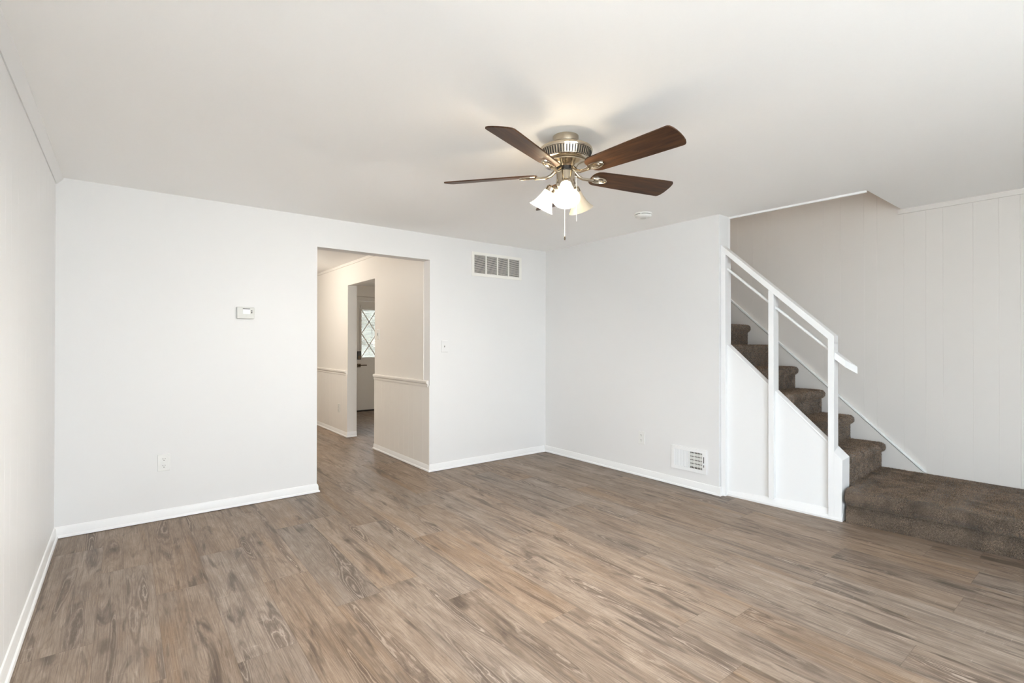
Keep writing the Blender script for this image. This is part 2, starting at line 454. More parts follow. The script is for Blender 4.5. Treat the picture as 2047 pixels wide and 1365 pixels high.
def grooved(path_lo, path_hi, grooves, z0, z1, horiz, depth_out, thick, w=0.003, d=0.0012):
    """wall slab with vertical V grooves. horiz(t, out) gives xy for distance t and outward offset"""
    pts = [(path_lo, 0.0)]
    for g in sorted(grooves):
        if path_lo+0.01 < g < path_hi-0.01:
            pts += [(g-w/2, 0.0), (g, -d), (g+w/2, 0.0)]
    pts += [(path_hi, 0.0), (path_hi, -thick), (path_lo, -thick)]
    return MB().pz([horiz(t, o) for t, o in pts], z0, z1)
def pattern(a, b, seq, start):
    out = []; t = start; i = 0
    while t < b:
        if t > a: out.append(t)
        t += seq[i % len(seq)]; i += 1
    return out
SEQ = (0.101, 0.146, 0.089, 0.171, 0.126, 0.165, 0.134)
gl = pattern(YF, 0, (0.16, 0.21, 0.13, 0.19, 0.15, 0.25, 0.12), -5.18)
mb = grooved(WL[1], 0, gl, 0, H, lambda t, o: (XL+o, t), 0, T)
mb.box(XL-T, XL, YF-T, WL[0], 0, H); mb.box(XL-T, XL, WL[0], WL[1], 0, WL[2]); mb.box(XL-T, XL, WL[0], WL[1], WL[3], H)
struct(mb.build('wall_left', 'panel'), 'white grooved panel wall at left edge')
mb = MB()
for a in (WL[0], (WL[0]+WL[1])/2-0.02, WL[1]-0.04): mb.box(XL-0.09, XL-0.04, a, a+0.04, WL[2], WL[3])
for a in (WL[2], WL[3]-0.04): mb.box(XL-0.088, XL-0.042, WL[0], WL[1], a, a+0.04)
w2 = struct(mb.build('added_side_window', 'trim'))  # made-up window, brings extra daylight across to the stair side
struct(MB().box(XL-0.067, XL-0.063, WL[0], WL[1], WL[2], WL[3]).build('pane', 'pane', w2))
gs = [-3.723, -3.618, -3.484, -3.318, -3.218, -3.083, -2.906, -2.817, -2.646, -2.52, -2.151, -2.03, -1.9, -1.75] + pattern(YF, -3.75, SEQ, -5.2)
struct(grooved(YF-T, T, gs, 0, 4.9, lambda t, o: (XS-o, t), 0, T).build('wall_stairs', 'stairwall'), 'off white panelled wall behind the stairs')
# front wall behind the camera with the patio window
mb = MB()
mb.box(XL-T, WIN[0], YF-T, YF, 0, H); mb.box(WIN[1], XS+T, YF-T, YF, 0, H)
mb.box(WIN[0], WIN[1], YF-T, YF, WIN[3], H); mb.box(WIN[0], WIN[1], YF-T, YF, 0, WIN[2])
struct(mb.build('wall_front', 'wall'))
mb = MB()
for a in (WIN[0], (WIN[0]+WIN[1])/2-0.05, WIN[1]-0.05): mb.box(a, a+0.05, YF-0.09, YF-0.03, WIN[2], WIN[3])
mb.box(WIN[0], WIN[1], YF-0.088, YF-0.032, WIN[2], WIN[2]+0.05); mb.box(WIN[0], WIN[1], YF-0.088, YF-0.032, WIN[3]-0.05, WIN[3])
wf = struct(mb.build('window_1', 'trim'))
struct(MB().box(WIN[0], WIN[1], YF-0.062, YF-0.058, WIN[2], WIN[3]).build('pane', 'pane', wf))
struct(MB().box(-30, 30, -40, 30, -0.25, -0.12).build('ground', 'ground'))

struct(MB().box(-2.2, 1.6, 4.7, 6.6, 2.6, 2.75).build('porch_sky_blocker', 'ceiling'))  # unseen slab over the entry, added to hold back sky light
MAT['blocker_leaf'] = paint('sky_blocker_green', (0.15, 0.155, 0.135), 0.9, 0.6, 30, 0.03)  # for the added foliage that dims the sky behind the door
mbh = MB()
for i in range(14):
    for j in range(4):
        mbh.lathe([(0, 0.42), (0.3, 0.3), (0.42, 0.0), (0.3, -0.3), (0, -0.42)], Matrix.Translation((-3.2+i*0.42+0.1*(j % 2), 10.1+0.12*math.sin(i*2.1+j), 0.25+j*0.62)), 9, False)
hedge_sky_blocker = mbh.build('hedge_sky_blocker', 'blocker_leaf', None, smooth=2.0); hedge_sky_blocker['kind'] = 'stuff'; hedge_sky_blocker['label'] = 'green clump out of view, added to block sky light at the front door'; hedge_sky_blocker['category'] = 'hedge_sky_blocker'  # unseen foliage, added so less sky reaches the door blind
# stair well above the ceiling
mb = MB()
mb.box(0.0, 0.138, -3.19, T, H+0.25, 4.9)
mb.box(0.138, XS, -3.19, -3.07, H+0.25, 4.9)
mb.box(0.138, XS, 0.0, T, 0, 4.9)
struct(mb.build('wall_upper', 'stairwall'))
struct(MB().box(-0.1, XS+T, -3.3, T, 4.9, 5.0).build('ceiling_upper', 'ceiling'))

# mouldings
BASE = [(0, 0.0032), (0.021, 0.0032), (0.021, 0.010), (0.018, 0.017), (0.012, 0.021), (0.0105, 0.052), (0.005, 0.068), (0, 0.072)]
def base(name, path, mat='trim'): return struct(MB().sweep(BASE, path).build(name, mat, smooth=0.5))
base('baseboard_left', [(XL, YF), (XL, 0)])
base('baseboard_back', [(XL, 0), (DX0, 0), (DX0, T)])
base('baseboard_hall', [(-1.365, 1.331), (DX1, 1.331), (DX1, 0), (-0.021, 0)])
base('baseboard_right', [(0, 0), (0, -2.1105), (0.03, -2.1105)])
base('baseboard_passage', [(DX1, 4.53), (DX1, 2.226), (-1.372, 2.226)])
COVE = [(0, H), (0, H-0.044), (0.006, H-0.046), (0.036, H-0.010), (0.037, H)]
struct(MB().sweep(COVE, [(XL, YF), (XL, 0)]).build('trim_1', 'panel', smooth=0.4), 'narrow cove moulding along the left ceiling edge')
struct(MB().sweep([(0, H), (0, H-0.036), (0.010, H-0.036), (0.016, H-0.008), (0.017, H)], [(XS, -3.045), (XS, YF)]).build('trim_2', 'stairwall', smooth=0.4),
       'thin crown strip on the stair wall')
# bead round the stair opening
mb = MB()
mb.pz([(0.156, -2.109), (0.199, -3.068), (0.215, -3.068), (0.172, -2.109)], H-0.014, H+0.02)
mb.box(0.139, 0.178, -2.109, -2.094, 1.2, H-0.003)
struct(mb.build('trim_3', 'trim'), 'white bead along the edge of the stair opening')

# ================================================================== HALL, FOYER, KITCHEN
HX = -1.492
mb = MB()
hw = [(T, 0), (1.331, 0), (1.331, 2.0), (2.226, 2.0), (2.226, 0), (5.2, 0), (5.2, H), (T, H)]
mb.px(hw, HX, HX+0.122)
struct(mb.build('wall_hall', 'hallpaint'), 'cream hallway wall with chair rail and a second doorway')
gh = [0.134, 0.326, 0.44, 0.554, 0.664, 0.774, 0.9, 1.022, 1.11, 1.189, 1.27]
def wains(y0, y1, gr, name):
    struct(grooved(y0, y1, gr, 0, 0.83, lambda t, o: (HX-0.006-o, t), 0, 0.006).build(name, 'hallpaint'))
wains(0.001, 1.331, gh, 'trim_4'); wains(2.226, 4.5, pattern(2.226, 4.5, SEQ, 2.3), 'trim_5')
RAIL = [(0, 0.812), (0.010, 0.812), (0.014, 0.822), (0.012, 0.840), (0.024, 0.850), (0.026, 0.868), (0.018, 0.876), (0, 0.878)]
struct(MB().sweep(RAIL, [(HX, 1.333), (HX, 0.022)]).build('trim_6', 'hallpaint', smooth=0.5), 'chair rail on the near hallway wall')
struct(MB().sweep(RAIL, [(HX, 4.5), (HX, 2.262)]).build('trim_7', 'hallpaint', smooth=0.5), 'chair rail on the far hallway wall')
struct(MB().box(HX-0.006, HX, 0.118, 0.134, 0.878, H).build('trim_8', 'hallpaint'))
struct(MB().sweep([(0, H), (0, H-0.03), (0.012, H-0.03), (0.02, H)], [(HX, 5.0), (HX, T)]).build('trim_9', 'hallpaint'))
struct(MB().box(XL-T, 1.4, T, 5.6, H, H+0.2).build('ceiling_hall', 'ceiling'))
mb = MB()
mb.box(XL-T, XL, T, 5.2, 0, H); mb.box(XL-T, HX, 5.2, 5.32, 0, H)
struct(mb.build('wall_kitchen', 'hallpaint'))
YD = 4.546
FDX0, FDX1, FDZ = -0.565, 0.31, 2.01
mb = MB()
mb.py([(HX+0.122, 0), (FDX0, 0), (FDX0, FDZ), (FDX1, FDZ), (FDX1, 0), (1.2, 0), (1.2, H), (HX+0.122, H)], YD+0.01, YD+0.13)
mb.box(1.2, 1.32, T, YD+0.13, 0, H)
struct(mb.build('wall_foyer', 'hallpaint'))
struct(MB().sweep([(0, FDZ), (0.012, FDZ), (0.016, FDZ+0.03), (0.022, FDZ+0.07), (0, FDZ+0.085)], [(FDX0-0.09, YD+0.01), (FDX1+0.09, YD+0.01)]).build('trim_10', 'doorpaint'), 'head casing over the front door')
# front door with a lattice light
WX0, WX1, WZ0, WZ1 = -0.414, 0.155, 0.985, 1.849
door = MB()
for a in ((FDX0+.004, WX0, 0.025, FDZ-.004), (WX1, FDX1-.004, 0.025, FDZ-.004), (WX0, WX1, 0.025, WZ0), (WX0, WX1, WZ1, FDZ-.004)):
    door.box(a[0], a[1], YD, YD+0.045, a[2], a[3])
door = struct(door.build('door_1', 'doorpaint'), 'cream front door with a lattice window')
mb = MB()
for a in ((WX0-0.025, WX0, WZ0-0.025, WZ1+0.025), (WX1, WX1+0.025, WZ0-0.025, WZ1+0.025), (WX0, WX1, WZ0-0.025, WZ0), (WX0, WX1, WZ1, WZ1+0.025)):
    mb.box(a[0], a[1], YD-0.018, YD+0.004, a[2], a[3])
struct(mb.build('window_frame', 'doorpaint', door))
mb = MB()
bw = (WX1-WX0)/2; bh = (WZ1-WZ0)/2
for i in range(2):
    for j in range(2):
        xa, xb, za, zb = WX0+i*bw, WX0+(i+1)*bw, WZ0+j*bh, WZ0+(j+1)*bh
        for (p, q) in (((xa, za), (xb, zb)), ((xa, zb), (xb, za))):
            dx, dz = q[0]-p[0], q[1]-p[1]; l = math.hypot(dx, dz); nx, nz = -dz/l*0.009, dx/l*0.009
            mb.py([(p[0]+nx, p[1]+nz), (q[0]+nx, q[1]+nz), (q[0]-nx, q[1]-nz), (p[0]-nx, p[1]-nz)], YD-0.012, YD-0.002)
struct(mb.build('lattice', 'doorpaint', door))
struct(MB().box(WX0, WX1, YD+0.036, YD+0.040, WZ0, WZ1).build('pane', 'pane', door))
lv = MB(); lv.box(-0.488, -0.425, YD-0.010, YD, 0.805, 0.868)
lv = struct(lv.build('door_handle', 'bronze', door, bevel=0.003), 'square bronze lever handle')
mb = MB(); mb.tube([(-0.456, YD-0.008, 0.842), (-0.456, YD-0.05, 0.842), (-0.33, YD-0.052, 0.840)], 0.008, 8)
struct(mb.build('lever', 'bronze', lv, smooth=0.6))
db = struct(MB().box(-0.489, -0.425, YD-0.028, YD, 0.945, 1.095).build('deadbolt_keypad', 'black', door, bevel=0.004), 'black keypad deadbolt')
struct(MB().box(-0.480, -0.434, YD-0.032, YD-0.028, 0.955, 1.010).build('cover', 'bronze', db))
struct(MB().box(FDX0, FDX1, YD-0.02, YD+0.06, 0, 0.024).build('threshold', 'slot', door))
# blind in the door light
bl = thing('window_blind', ((WX0+WX1)/2, YD+0.016, WZ1+0.03), 'white horizontal slat blind in the lattice window of the far front door', 'blind')
MB().box(WX0-0.02, WX1+0.02, YD-0.045, YD-0.019, WZ1+0.027, WZ1+0.075).build('headrail', 'doorpaint', bl)
mb = MB(); z = WZ0+0.01
while z < WZ1:
    mb.hexa([(WX0+.003, YD+0.008, z), (WX1-.003, YD+0.008, z), (WX1-.003, YD+0.026, z+0.012), (WX0+.003, YD+0.026, z+0.012),
             (WX0+.003, YD+0.008, z+0.001), (WX1-.003, YD+0.008, z+0.001), (WX1-.003, YD+0.026, z+0.013), (WX0+.003, YD+0.026, z+0.013)])
    z += 0.0215
MBs = mb.build('slats', 'slats', bl)

# ================================================================== STAIRCASE
FA = Vector((0.025, -2.112, 0)); FBv = Vector((0.118, -2.950, 0))
fd = (FBv-FA).normalized(); fn = Vector((fd.y, -fd.x, 0))          # along the railing, and out towards the room
def F(s, z, n=0.0):
    p = FA + fd*s + fn*n
    return (p.x, p.y, z)
def fx_at(y, n):                                                   # x of the railing plane at a given y
    s = (y - FA.y - fn.y*n)/fd.y
    return (FA + fd*s + fn*n).x
RISE, RUN = 0.1942, 0.2166
def nose_y(k): return -2.967 + RUN*k
def nose_z(k): return 0.445 + RISE*k
stair = thing('staircase', (0.55, -2.6, 0), 'brown shag carpeted stairs rising behind the white railing from a wide bottom landing step', 'stairs')
NS = 10
surf = []                                                          # carpeted quads for the pile: (corner, u, v, normal)
def rounded(yk, zt, zb):
    return [(yk+0.030, zb), (yk+0.030, zt-0.074), (yk+0.020, zt-0.066), (yk+0.005, zt-0.052), (yk, zt-0.034), (yk+0.004, zt-0.016), (yk+0.016, zt-0.004), (yk+0.036, zt)]
for k in range(NS):
    zt = nose_z(k); zb = zt-RISE if k else 0.235
    yk = nose_y(k); yb = nose_y(k+1)+0.030
    prof = rounded(yk, zt, zb) + [(yb, zt), (yb, zb)]
    xl = fx_at(yk-0.02, -0.122) if yk < -2.15 else 0.140
    MB().px(prof, xl, XS-0.0015).build('step', 'carpet', stair, smooth=0.9)
    if yk < -1.5:
        pr = rounded(yk, zt, zb) + [(yb, zt)]
        for a, b in zip(pr, pr[1:]):
            surf.append((Vector((xl, a[0], a[1])), Vector((XS-0.013-xl, 0, 0)), Vector((0, b[0]-a[0], b[1]-a[1]))))
# landing: its front runs along the railing line and on past the frame edge
lp0, lp1 = Vector((0.132, -2.992, 0)), Vector((0.290, -4.186, 0))
ld = (lp1-lp0).normalized(); ln = Vector((ld.y, -ld.x, 0))
lprof = [(0.0, 0.0), (0.004, 0.045), (0.000, 0.085), (-0.022, 0.116), (0.010, 0.132), (0.030, 0.152), (0.035, 0.175), (0.030, 0.200), (0.014, 0.219), (-0.012, 0.228)]
LEN = 2.2
def Lp(s, o, z): p = lp0 + ld*s + ln*o; return Vector((p.x, p.y, z))
mb = MB()
rows = []
nseg = 44
for i in range(nseg+1):
    s_ = -0.026 + LEN*i/nseg
    w = 0.004*math.sin(i*1.7) + 0.003*math.sin(i*0.63+1)
    row = [Lp(s_, o + (w if 0.02 < z < 0.21 else 0), z + (w*0.5 if z > 0.1 else 0)) for o, z in lprof]
    row += [Vector((XS-0.0015, row[-1].y, 0.2516)), Vector((XS-0.0015, row[-1].y, 0.0))]
    rows.append([mb.bm.verts.new(v) for v in row])
for a, b in zip(rows, rows[1:]):
    k = len(a)
    for j in range(k): mb.face((a[j], a[(j+1) % k], b[(j+1) % k], b[j]))
    
mb.face(rows[0]); mb.face(rows[-1][::-1])
for a, b in zip(lprof, lprof[1:]):
    surf.append((Lp(-0.022, a[0], a[1]), ld*1.272, Lp(0, b[0], b[1])-Lp(0, a[0], a[1])))
surf.append((Lp(-0.058, -0.012, 0.228), ld*1.31, Vector((XS-0.013-0.15, 0, 0.0236))))
mb.box(0.247, XS-0.0015, -3.03, -2.90, 0, 0.235)
mb.build('landing', 'carpet', stair, smooth=0.8)
# shag pile: small leaning tufts over the visible carpet
def pile():
    V, Fc = [], []
    tot = 0
    for c, u, v in surf:
        A = u.cross(v).length
        n_ = u.cross(v).normalized()
        if n_.z < -0.75 or (abs(n_.z) < 0.5 and n_.y > 0.3): n_ = -n_
        ctr = c + u*0.5 + v*0.5
        if n_.z < -0.3 and n_.dot(Vector((-0.6, -0.75, 0.1))) < 0: n_ = -n_
        if n_.z > -0.3 and n_.dot(Vector((-0.35, -0.6, 0.7))) < 0: n_ = -n_
        vis = 1.0 if c.z < 0.3 else 0.8
        cnt = int(A*70000*vis)
        a = rng.random(cnt); b = rng.random(cnt)
        base_ = np.array(c)[None] + a[:, None]*np.array(u)[None] + b[:, None]*np.array(v)[None]
        hgt = rng.uniform(0.005, 0.011, cnt)
        d = np.array(n_)[None] + rng.normal(0, 0.42, (cnt, 3)) + np.array([0.0, 0.0, -0.25 if abs(n_.z) < 0.6 else 0.0])
        d /= np.linalg.norm(d, axis=1)[:, None]
        t = np.cross(d, rng.normal(0, 1, (cnt, 3))); t /= np.linalg.norm(t, axis=1)[:, None]
        ok = (base_[:, 0] < XS-0.014) & ((base_[:, 0] > 0.150) | (base_[:, 1] < -2.2)) & ((base_[:, 1] < -2.968) | (base_[:, 0] > (0.252 if c.z < 0.3 else c.x+0.006)))
        base_ = base_[ok]; hgt = hgt[ok]; d = d[ok]; t = t[ok]; cnt = len(base_)
        w = rng.uniform(0.0012, 0.0024, cnt)[:, None]
        base_ = base_ - np.array(n_)[None]*0.001
        p0 = base_ - t*w; p1 = base_ + t*w; p2 = base_ + d*hgt[:, None]
        V.append(np.stack([p0, p1, p2], 1).reshape(-1, 3)); tot += cnt
    V = np.concatenate(V) - np.array(WLOC['staircase'])[None]
    me = bpy.data.meshes.new('carpet_pile')
    nV = len(V)
    me.vertices.add(nV); me.vertices.foreach_set('co', V.astype(np.float32).ravel())
    me.loops.add(nV); me.loops.foreach_set('vertex_index', np.arange(nV, dtype=np.int32))
    me.polygons.add(nV//3); me.polygons.foreach_set('loop_start', np.arange(0, nV, 3, dtype=np.int32))
    me.update(calc_edges=True); me.validate()
    me.materials.append(MAT['pile'])
    o = bpy.data.objects.new('carpet_pile', me); COL.objects.link(o); o.parent = stair
    o['kind'] = 'stuff'
pile()

# skirt board with its cap moulding on the stair wall
sk = lambda y: 0.271 + 0.922*(y+3.197)
struct(MB().px([(-3.215, 0.252), (-3.197, 0.262), (-1.0, sk(-1.0)-0.009), (-1.0, sk(-1.0)-0.5), (-2.6, 0.252)], XS-0.012, XS).build('trim_11', 'stairwall'), 'sloping skirt board above the carpeted steps')
struct(MB().px([(-3.222, 0.262), (-3.205, 0.284), (-1.0, sk(-1.0)+0.019), (-1.0, sk(-1.0)-0.005), (-3.205, 0.262)], XS-0.020, XS).build('trim_12', 'trim', bevel=0.003), 'thin white moulding climbing the stair wall')

# ------------------------------------------------------------------ railing
rail = thing('stair_railing', F(0.42, 0, -0.05), 'white painted stair railing with three posts and sloping top rail over a panelled half wall', 'railing')
DP = 0.112
def post(s0, s1, z0, zt):                                          # zt: top heights at s0 and s1
    m = MB()
    m.hexa([F(s0, z0, 0), F(s1, z0, 0), F(s1, z0, -DP), F(s0, z0, -DP), F(s0, zt[0], 0), F(s1, zt[1], 0), F(s1, zt[1], -DP), F(s0, zt[0], -DP)])
    return m.build('post', 'trim', rail, bevel=0.0012)
top = lambda s: 2.044 - 0.948*s
low = lambda s: 1.995 - 0.960*s
post(0.0, 0.036, 0.0, (low(0.0), low(0.036)))
post(0.361, 0.399, 0.06, (low(0.361), low(0.399)))
post(0.755, 0.793, 0.0, (low(0.755), low(0.793)+0.012))
m = MB(); m.prism([F(0, low(0), 0), F(0.793, low(0.793), 0), F(0.793, top(0.793), 0), F(0, top(0), 0)], [F(0, low(0), -DP), F(0.793, low(0.793), -DP), F(0.793, top(0.793), -DP), F(0, top(0), -DP)])
m.build('top_rail', 'trim', rail, bevel=0.002)
# lower half wall: recessed panels, sloping cap, base moulding
cz = lambda s: 1.262 - 0.968*s
def panel(s0, s1):
    m = MB(); m.prism([F(s0, 0.02, -0.042), F(s1, 0.02, -0.042), F(s1, cz(s1)-0.012, -0.042), F(s0, cz(s0)-0.012, -0.042)],
                      [F(s0, 0.02, -0.055), F(s1, 0.02, -0.055), F(s1, cz(s1)-0.012, -0.055), F(s0, cz(s0)-0.012, -0.055)])
    return m.build('panel', 'trim', rail)
panel(0.036, 0.361); panel(0.399, 0.755)
m = MB()
for s0, s1 in ((0.036, 0.361), (0.399, 0.755)):
    m.prism([F(s0, cz(s0)-0.012, -0.036), F(s1, cz(s1)-0.012, -0.036), F(s1, cz(s1), -0.040), F(s0, cz(s0), -0.040)],
            [F(s0, cz(s0)-0.012, -DP), F(s1, cz(s1)-0.012, -DP), F(s1, cz(s1)+0.004, -DP), F(s0, cz(s0)+0.004, -DP)])
m.build('sloping_cap', 'trim', rail)
m = MB()
bp = [(-0.045, 0.0), (0.004, 0.0), (0.006, 0.014), (0.0, 0.030), (-0.030, 0.066), (-0.045, 0.070)]
for s0, s1, d0, d1 in ((0.036, 0.361, -0.034, -0.018), (0.361, 0.841, -0.018, -0.001)):
    m.prism([F(s0, z, n+d0+(0 if n > -0.04 else -0.0)) for n, z in bp], [F(s1, z, n+d1) for n, z in bp])
m.build('base_moulding', 'trim', rail)
# widened foot block of the end post, with its sloped shoulder
m = MB()
m.prism([F(0.793, 0.0, 0), F(0.836, 0.0, 0), F(0.842, 0.425, 0), F(0.793, 0.478, 0)],
        [F(0.793, 0.0, -0.118), F(0.856, 0.0, -0.118), F(0.860, 0.438, -0.118), F(0.793, 0.505, -0.118)])
m.build('end_block', 'trim', rail, bevel=0.001)
# hand rail through the posts and its wider stub beyond the end post
hz = lambda s: 1.888 - 0.909*s
def bar(s0, s1, n0, n1, t, zf, skew=0.0):
    m = MB()
    m.prism([F(s0, zf(s0)-t, n0), F(s1, zf(s1)-t, n0), F(s1, zf(s1), n0), F(s0, zf(s0), n0)],
            [F(s0, zf(s0)-t, n1), F(s1+skew, zf(s1+skew)-t, n1), F(s1+skew, zf(s1+skew), n1), F(s0, zf(s0), n1)])
    return m
hr = bar(0.01, 0.77, -0.040, -0.075, 0.024, hz).build('handrail', 'trim', rail, bevel=0.008)
bar(0.782, 0.852, -0.024, -0.122, 0.050, lambda s: 1.880-0.888*s, 0.056).build('handrail_end', 'trim', hr, bevel=0.002)

# ================================================================== CEILING FAN
FCX, FCY = -2.037, -2.426
fan = thing('ceiling_fan', (FCX, FCY, H), 'brushed nickel ceiling fan with five dark walnut blades and three bell shaped glass lights', 'ceiling fan')
TF = Matrix.Translation((FCX, FCY, 0))
def lat(prof, name, mat='nickel', parent=fan, seg=48, sm=0.5):
    return MB().lathe(prof, TF, seg).build(name, mat, parent, smooth=sm)
lat([(0.0, H), (0.066, H), (0.066, H-0.012), (0.062, H-0.030), (0.058, H-0.052), (0.0, H-0.052)], 'canopy')
housing = lat([(0.0, 2.244), (0.070, 2.243), (0.118, 2.234), (0.134, 2.224), (0.137, 2.214), (0.135, 2.207), (0.131, 2.206), (0.121, 2.170), (0.124, 2.165), (0.112, 2.161),
     (0.104, 2.158), (0.109, 2.152), (0.109, 2.147), (0.092, 2.143), (0.070, 2.139), (0.056, 2.128), (0.0, 2.128)], 'motor_housing')
# vent slots round the housing
m = MB(); ns = 56
for k in range(ns):
    a = 2*PI*(k+0.5)/ns; da = 0.022
    def pt(r, z, aa): return (FCX + r*math.cos(aa), FCY + r*math.sin(aa), z)
    z0, z1 = 2.1715, 2.2045; r0, r1 = 0.1214, 0.1306
    m.hexa([pt(r0-0.004, z0, a-da), pt(r0-0.004, z0, a+da), pt(r0+0.0012, z0, a+da), pt(r0+0.0012, z0, a-da),
            pt(r1-0.004, z1, a-da), pt(r1-0.004, z1, a+da), pt(r1+0.0012, z1, a+da), pt(r1+0.0012, z1, a-da)])
m.build('vent_slots', 'slot', housing)
lat([(0.0, 2.135), (0.043, 2.135), (0.047, 2.128), (0.047, 2.116), (0.040, 2.106), (0.0, 2.106)], 'hub', 'black')
sw = lat([(0.0, 2.112), (0.044, 2.112), (0.047, 2.108), (0.047, 2.056), (0.0, 2.056)], 'switch_housing')
lat([(0.0, 2.056), (0.050, 2.056), (0.051, 2.048), (0.046, 2.034), (0.034, 2.020), (0.018, 2.008), (0.008, 2.002), (0.0, 2.000)], 'light_fitter')
BZ, BPH, BPT = 2.101, 3.504, -0.2555
wb = [(0.150, 0.000), (0.151, 0.022), (0.158, 0.040), (0.172, 0.052), (0.192, 0.058), (0.30, 0.063), (0.45, 0.069), (0.612, 0.0734)]
tip = [(0.626, 0.0725), (0.634, 0.066), (0.641, 0.050), (0.645, 0.026), (0.646, 0.0)]
half = wb + tip
outline = half + [(r, -w) for r, w in half[::-1][1:-1]]
for k in range(5):
    a = BPH + 2*PI*k/5
    R = Matrix.Translation((FCX, FCY, BZ)) @ Matrix.Rotation(a, 4, 'Z') @ Matrix.Rotation(BPT, 4, 'X')
    # blade as its own object with its own frame, so the grain follows it
    mbl = MB()
    mbl.prism([(r, w, -0.003) for r, w in outline], [(r, w, 0.003) for r, w in outline])
    bmesh.ops.recalc_face_normals(mbl.bm, faces=mbl.bm.faces)
    me = bpy.data.meshes.new('blade'); mbl.bm.to_mesh(me); mbl.bm.free(); me.materials.append(MAT['blade'])
    b = bpy.data.objects.new('blade', me); COL.objects.link(b); b.parent = fan
    b.matrix_local = Matrix.Translation((0, 0, -H)) @ Matrix.Translation((-FCX, -FCY, 0)) @ R if False else Matrix.Translation((-FCX, -FCY, -H)) @ R
    # arm: curved bar from the hub to a raised oval plate under the blade
    ca, sa = math.cos(a), math.sin(a)
    def ap(r, z, t=0): return (FCX + r*ca - t*sa, FCY + r*sa + t*ca, z)
    m = MB()
    m.tube([ap(0.040, 2.122), ap(0.056, 2.116), ap(0.075, 2.098), ap(0.100, 2.088), ap(0.135, 2.088), ap(0.160, 2.090)], [0.010, 0.010, 0.009, 0.008, 0.008, 0.010], 8)
    arm = m.build('blade_arm', 'nickel', fan, smooth=0.8)
    RP = R @ Matrix.Translation((0.196, 0, -0.010))
    m = MB()
    n_ = 28
    ov = [(0.046*math.cos(2*PI*i/n_), 0.0235*math.sin(2*PI*i/n_)) for i in range(n_)]
    m.prism([RP @ Vector((x, y, 0.0)) for x, y in ov], [RP @ Vector((x*1.04, y*1.04, 0.007)) for x, y in ov])
    for sc_, rr in ((1.0, 0.0036), (0.56, 0.0030)):
        pts = [RP @ Vector((0.044*sc_*math.cos(2*PI*i/n_)-0.003*(1-sc_), 0.0225*sc_*math.sin(2*PI*i/n_), -0.001)) for i in range(n_+1)]
        m.tube(pts, rr, 6, False)
    m.build('bracket_plate', 'nickel', arm, smooth=0.6)
# light kit
shade_prof = [(0.022, 0.0), (0.026, -0.004), (0.029, -0.018), (0.034, -0.040), (0.041, -0.062), (0.050, -0.082), (0.060, -0.098), (0.067, -0.105)]
inner = [(r-0.0035, z) for r, z in shade_prof[::-1]]
for az, lit in ((226.5, True), (107.0, True), (12.0, False)):
    ar = math.radians(az); dv = Vector((math.cos(ar), math.sin(ar), 0))
    tilt = math.radians(33)
    neck = Vector((FCX, FCY, 2.022 if az > 200 else 2.036)) + dv*0.090
    ax = (dv*math.sin(tilt) - Vector((0, 0, 1))*math.cos(tilt))
    zax = -ax; xax = zax.cross(Vector((-dv.y, dv.x, 0))).normalized(); yax = zax.cross(xax)
    Ms = Matrix((xax, yax, zax)).transposed().to_4x4(); Ms.translation = neck
    m = MB(); m.tube([(FCX+dv.x*0.03, FCY+dv.y*0.03, 2.034), tuple(Vector((FCX, FCY, 2.036))+dv*0.06), tuple(neck - ax*0.012)], 0.011, 8)
    lightarm = m.build('light_arm', 'nickel', fan, smooth=0.8)
    MB().lathe([(0.0, 0.022), (0.018, 0.022), (0.025, 0.014), (0.027, -0.006), (0.025, -0.012), (0.0, -0.012)], Ms, 24).build('socket_cup', 'nickel', lightarm, smooth=0.5)
    sh = MB().lathe(shade_prof + inner, Ms, 40, False).build('glass_shade', 'shade', fan, smooth=0.7)
    bp_ = [(0.0, -0.012), (0.012, -0.012), (0.012, -0.028), (0.018, -0.042), (0.026, -0.058), (0.028, -0.070), (0.024, -0.084), (0.014, -0.094), (0.0, -0.098)]
    MB().lathe(bp_, Ms, 24, False).build('bulb', 'bulb_on' if lit else 'bulb_off', sh, smooth=0.9)
# pull chains
def chain(dx, dy, z0, z1, name):
    m = MB(); m.tube([(FCX+dx, FCY+dy, z0), (FCX+dx, FCY+dy, z1)], 0.0012, 5)
    z = z0
    while z > z1:
        m.lathe([(0, 0.002), (0.0020, 0.0), (0, -0.002)], Matrix.Translation((FCX+dx, FCY+dy, z)), 6, False); z -= 0.0052
    o = m.build(name, 'plastic', fan)
    return o
ch = chain(0.03, 0.038, 2.07, 1.790, 'pull_chain')
MB().lathe([(0, 0.012), (0.003, 0.009), (0.0042, 0.0), (0.003, -0.008), (0, -0.010)], Matrix.Translation((FCX+0.03, FCY+0.038, 1.782)), 10).build('chain_pull', 'bronze', ch, smooth=0.8)
ch2 = chain(0.044, -0.034, 2.09, 1.860, 'pull_chain')
MB().tube([(FCX+0.036, FCY-0.028, 2.09), (FCX+0.046, FCY-0.036, 2.09)], 0.004, 8).build('chain_bushing', 'nickel', ch2)

